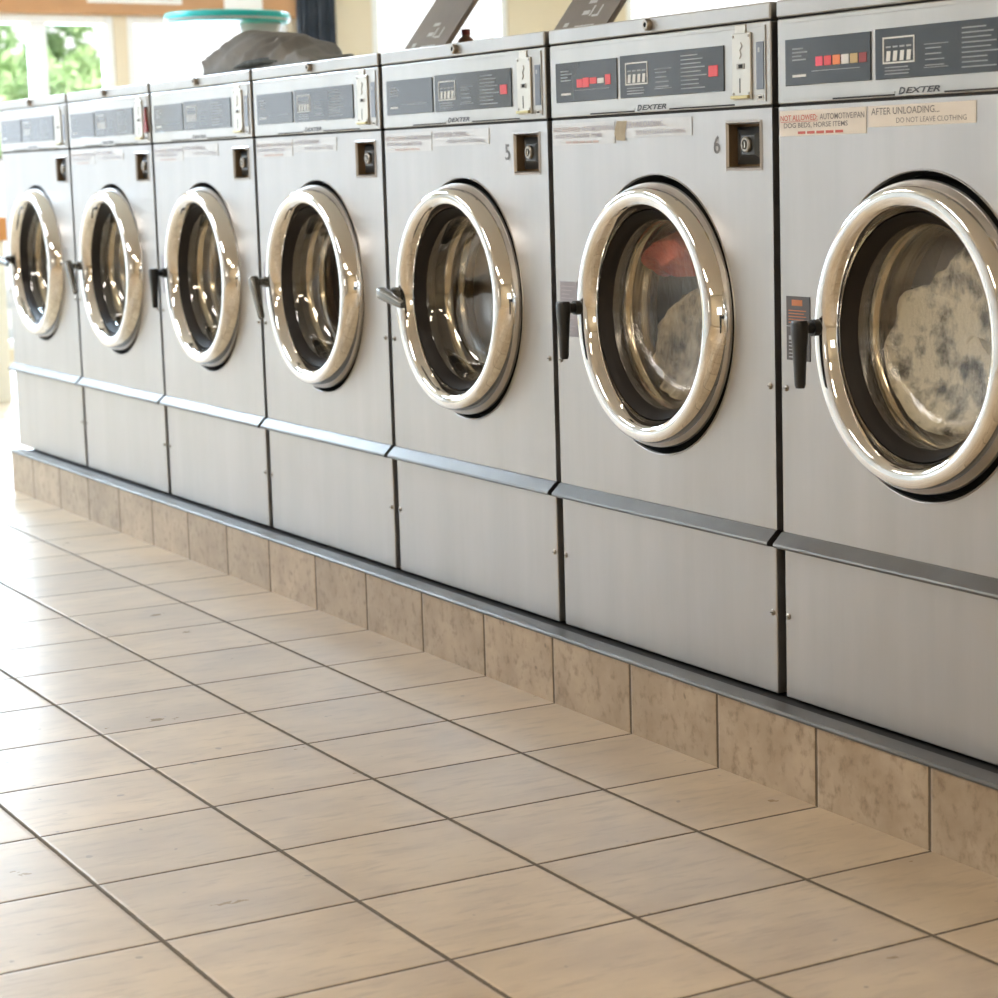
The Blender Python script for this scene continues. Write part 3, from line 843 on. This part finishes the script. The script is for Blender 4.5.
def roll(pts, rad, seed):
    """a rolled hem or sleeve: a soft tube through the points"""
    bm = bmesh.new(); rings = []
    P = [Vector(p) for p in pts]
    S = []
    for k in range(len(P)-1):
        for t in range(6):
            a = P[max(k-1, 0)]; b = P[k]; c = P[k+1]; d = P[min(k+2, len(P)-1)]; u = t/6
            S.append(.5*((2*b) + (c-a)*u + (2*a-5*b+4*c-d)*u*u + (3*b-a-3*c+d)*u**3))
    S.append(P[-1])
    for k, p in enumerate(S):
        tg = (S[min(k+1, len(S)-1)] - S[max(k-1, 0)]).normalized()
        q = tg.to_track_quat('Z', 'Y')
        f = min(1, .35 + 2.2*min(k, len(S)-1-k)/len(S)*1.5)
        ring = []
        for m in range(14):
            a = 2*PI*m/14
            rr = rad*f*(1 + .22*noise.noise(Vector((k*.5, m*.9, seed))))
            ring.append(bm.verts.new(p + q @ Vector((rr*math.cos(a), rr*math.sin(a)*.8, 0))))
        rings.append(ring)
    for A, B in zip(rings, rings[1:]):
        for m in range(14): bm.faces.new((A[m], A[(m+1) % 14], B[(m+1) % 14], B[m]))
    bm.faces.new(rings[0]); bm.faces.new(rings[-1])
    return bm
for nm, pts, rd, sd in (('hem', ((.02, -.222, .012), (.12, -.224, .016), (.22, -.222, .018), (.30, -.210, .013), (.37, -.19, .010)), .012, 5),):
    o = obj(nm, roll(pts, rd, sd), M['lining'], jk, 80); o['label'] = 'dark folded-under edge of the jacket'

bt = empty('brown_bottle', (-1.87, .44, H)); tag(bt, 'small brown bottle standing beside the open lid of a washer', 'bottle')
bm = bmesh.new(); lathe_z(bm, [(0, 0), (.022, 0), (.024, .004), (.024, .052), (.018, .062), (.010, .068), (.010, .074)], 0, 0, 20); obj('bottle_body', bm, M['bottle'], bt, 40)
bm = bmesh.new(); lathe_z(bm, [(.0115, .072), (.0115, .086), (0, .086)], 0, 0, 20); obj('cap', bm, M['swdark'], bt, 40)

# tall stand with a round teal top behind the washers
st = empty('pedestal_stand', (-5.05, 1.04, -.0)); tag(st, 'round teal top on a pale post, standing behind the washers before a window', 'stand')
bm = bmesh.new(); lathe_z(bm, [(0, 1.652), (.18, 1.652), (.232, 1.656), (.240, 1.666), (.240, 1.686), (.236, 1.694), (.228, 1.696), (.222, 1.682), (0, 1.680)], 0, 0, 64); obj('round_top', bm, M['teal'], st, 40)
bm = bmesh.new(); lathe_z(bm, [(.239, 1.663), (.2425, 1.665), (.2425, 1.669), (.239, 1.671)], 0, 0, 64); obj('rim', bm, M['stand'], st, 40)  # pale ring painted as a highlight on the teal edge
bm = bmesh.new(); lathe_z(bm, [(.075, .03), (.065, .06), (.065, 1.59), (.085, 1.652)], .07, .105, 32); obj('post', bm, M['stand'], st, 40)
bm = bmesh.new(); lathe_z(bm, [(0, 0), (.22, 0), (.22, .012), (.08, .034), (0, .034)], .07, .105, 40); obj('base', bm, M['stand'], st, 40)

# curtain beside the windows
def curtain():
    bm = bmesh.new(); n = 60; A, B = [], []
    for k in range(n+1):
        y = 3.40 + .255*k/n
        x = XE + .05 + .022*math.sin(k*.75) + .008*math.sin(k*1.9)
        A.append((x, y)); B.append((x+.004, y))
    for z0, z1 in ((.04, 2.42),):
        va = [[bm.verts.new((x, y, z)) for x, y in A] for z in (z0, z1)]
        vb = [[bm.verts.new((x, y, z)) for x, y in B] for z in (z0, z1)]
        for k in range(n):
            bm.faces.new((va[0][k], va[0][k+1], va[1][k+1], va[1][k])); bm.faces.new((vb[0][k], vb[1][k], vb[1][k+1], vb[0][k+1]))
            bm.faces.new((va[1][k], va[1][k+1], vb[1][k+1], vb[1][k])); bm.faces.new((va[0][k], vb[0][k], vb[0][k+1], va[0][k+1]))
        for k in (0, n): bm.faces.new((va[0][k], va[1][k], vb[1][k], vb[0][k]))
    return bm
cr = empty('curtain', (XE+.05, 3.53, .04)); tag(cr, 'dark blue-grey curtain hanging between the windows beyond the washers', 'curtain')
cb_ = curtain(); bmesh.ops.translate(cb_, verts=cb_.verts, vec=(-(XE+.05), -3.53, -.04)); obj('curtain_cloth', cb_, M['curtain'], cr, 60)
bm = bmesh.new(); cyl(bm, (.0, -.2, 2.40), (.0, .2, 2.40), .012, n=16); obj('curtain_rod', bm, M['frame'], cr, 40)

# papers pinned to the brown board
def paper(y0, y1, z0, z1, label, red):
    r = empty('paper_sign', (XE+.041, (y0+y1)/2, z0)); tag(r, label, 'sign', 'papers on the brown board')
    bm = bmesh.new(); w = (y1-y0)/2; box(bm, (0, -w, 0), (.004, w, z1-z0))
    if red:
        for k in range(9):
            yy = -w*.88 + k*w*.195
            box(bm, (.004, yy, .03), (.005, yy+w*.12, .075), mi=1)
    obj('paper_sheet', bm, [M['paper'], M['redink']], r)
paper(2.07, 2.66, 2.118, 2.30, 'white paper sign with red lettering on the brown board over the windows', True)
paper(2.93, 3.18, 2.035, 2.26, 'blank white paper at the right end of the brown board', False)

# folding counter beyond the row
ct = empty('folding_counter', (-8.35, .12, 0)); tag(ct, 'cream counter with a thick orange wooden top beyond the end of the row', 'counter')
bm = bmesh.new(); box(bm, (-.72, -.73, .785), (.72, .745, .900), .008); obj('counter_top', bm, M['wood'], ct)
bm = bmesh.new(); box(bm, (-.70, -.70, 0), (.705, .725, .785), .004); obj('counter_body', bm, M['counter'], ct)

# ceiling lamps: cool ones added to whiten the floor at the window end, warmer ones towards the other end
for k, (x, y, q) in enumerate(((-8.3, -1.0, 0), (-8.3, -2.4, 0), (-6.2, -1.0, 0), (-6.2, -2.4, 0), (-3.6, -2.6, 1), (-.8, -2.6, 1), (2.2, -2.6, 2), (4.6, -2.6, 2), (-6.5, 3.6, 0), (-2.0, 3.6, 1), (2.0, 3.6, 2))):
    r = empty('ceiling_light', (x, y, CEIL)); tag(r, 'unseen long white ceiling light with a glowing diffuser, brightening the room', 'ceiling light', 'long ceiling lights')
    bm = bmesh.new(); box(bm, (-.62, -.31, -.07), (.62, .31, 0), .008); obj('housing', bm, M['lampbody'], r)
    bm = bmesh.new(); box(bm, (-.59, -.28, -.084), (.59, .28, -.070), .004); obj('diffuser', bm, M[('lampcool', 'lampmid', 'lampwarm')[q]], r)

# ---------------------------------------------------------------- outside
bm = bmesh.new(); quad(bm, ((-60, -45, -.03), (XE-.21, -45, -.03), (XE-.21, 45, -.03), (-60, 45, -.03))); g = struct(obj('ground', bm, M['pave']))
def tree(x, y, h, cr_, seed, label):
    r = empty('tree', (x, y, -.03)); tag(r, label, 'tree', 'trees outside the window')
    rn = random.Random(seed)
    bm = bmesh.new(); cyl(bm, (0, 0, 0), (0, 0, h*.42), .13, .05, 14)
    for k in range(6):
        a = k*1.1+seed; cyl(bm, (0, 0, h*.25+.12*k), (math.cos(a)*cr_*.6, math.sin(a)*cr_*.6, h*.40+.10*k), .035, .012, 8)
    obj('trunk', bm, M['bark'], r)
    bm = bmesh.new()
    cl = [(Vector((rn.gauss(0, .45)*cr_, rn.gauss(0, .45)*cr_, h*.55 + rn.uniform(-.12, .42)*h)), rn.uniform(.25, .5)*cr_) for _ in range(26)]
    for k in range(3000):
        c, rr = rn.choice(cl)
        d = Vector((rn.gauss(0, 1), rn.gauss(0, 1), rn.gauss(0, 1))).normalized()*rr*rn.uniform(.5, 1)
        p = c + d; p.z = max(p.z, .25)
        u = Vector((rn.gauss(0, 1), rn.gauss(0, 1), rn.gauss(0, 1))).normalized()
        v = u.orthogonal().normalized(); s = rn.uniform(.05, .11)
        a_ = [p + u*s, p + v*s*.45, p - u*s, p - v*s*.45]
        bm.faces.new([bm.verts.new(q) for q in a_])
    f = obj('foliage', bm, M['leaf'], r)
tree(-17.5, 3.45, 3.6, .8, 11, 'bushy green tree outside the left window, left of the window post')
tree(-14.6, 3.36, 3.5, .44, 23, 'bushy green tree outside the left window, right of the window post')

# ---------------------------------------------------------------- light
wd = bpy.data.worlds.new('World'); SC.world = wd; wd.use_nodes = True
nt = wd.node_tree; bg = nt.nodes['Background']
tc = nt.nodes.new('ShaderNodeTexCoord'); sp = nt.nodes.new('ShaderNodeSeparateXYZ'); nt.links.new(tc.outputs['Generated'], sp.inputs[0])
cr2 = nt.nodes.new('ShaderNodeValToRGB'); nt.links.new(sp.outputs[2], cr2.inputs[0])
cr2.color_ramp.elements[0].position = 0; cr2.color_ramp.elements[0].color = (1, 1, 1, 1)
cr2.color_ramp.elements[1].position = .8; cr2.color_ramp.elements[1].color = (.72, .85, 1, 1)
nt.links.new(cr2.outputs[0], bg.inputs[0]); bg.inputs[1].default_value = 1.30

def area(name, loc, rot, sx, sy, power, col):
    l = bpy.data.lights.new(name, 'AREA'); l.shape = 'RECTANGLE'; l.size = sx; l.size_y = sy; l.energy = power; l.color = col
    o = bpy.data.objects.new(name, l); COL.objects.link(o); o.location = loc; o.rotation_euler = rot
    return o
SKY = (.665, .826, 1.0)
for i, (a, b) in enumerate(END_WIN):
    top = HEAD if i < 4 else 2.35
    wdt, hgt = b-a-.1, top-SILL-.1
    area('window_daylight', (XE-.24, (a+b)/2, (top+SILL)/2), (0, -PI/2, 0), hgt, wdt, wdt*hgt*(3.5 if i < 2 else 52 if i == 2 else 44), SKY)
for k, (a, b, c, d) in enumerate(FRONT_WIN):
    area('window_daylight', ((a+b)/2, YF-.24, (c+d)/2), (PI/2, 0, 0), b-a-.1, d-c-.1, (b-a-.1)*(d-c-.1)*(.6 if k < 2 else 9), SKY if k < 2 else (1, .93, .80))
area('window_daylight', (XR+.24, -1.3, 1.35), (0, PI/2, 0), .7, 1.0, 6, (1, .93, .80))
sun = bpy.data.lights.new('sun', 'SUN'); sun.energy = 6.0; sun.angle = .02; sun.color = (1, .95, .85)
so = bpy.data.objects.new('sun', sun); COL.objects.link(so); so.rotation_euler = (0, math.radians(50), 0)

# ---------------------------------------------------------------- camera
cam = bpy.data.cameras.new('camera'); co = bpy.data.objects.new('camera', cam); COL.objects.link(co)
Rv, Uv, Fv = Vector((.5264034, .8500063, -.0197163)), Vector((-.1088746, .0903875, .9899376)), Vector((-.8432353, .5189599, -.1401243))
mx = Matrix((Rv, Uv, -Fv)).transposed().to_4x4(); mx.translation = Vector((3.222077, -2.173501, 1.063459))
co.matrix_world = mx
cam.sensor_width = 36; cam.lens = 79.75846; cam.shift_x = -.151095; cam.shift_y = -.015929
cam.clip_start = .05; cam.clip_end = 300
cam.dof.use_dof = True; cam.dof.focus_distance = 3.9; cam.dof.aperture_fstop = 7.0
SC.camera = co

vs = SC.view_settings
SC.display_settings.display_device = 'sRGB'
vs.view_transform = 'Standard'; vs.look = 'None'; vs.gamma = 1; vs.use_curve_mapping = False
vs.exposure = 0.34
SC.cycles.use_denoising = True
SC.cycles.max_bounces = 10; SC.cycles.diffuse_bounces = 4; SC.cycles.glossy_bounces = 5; SC.cycles.transparent_max_bounces = 12
SC.cycles.sample_clamp_indirect = 6
SC.cycles.caustics_reflective = False; SC.cycles.caustics_refractive = False
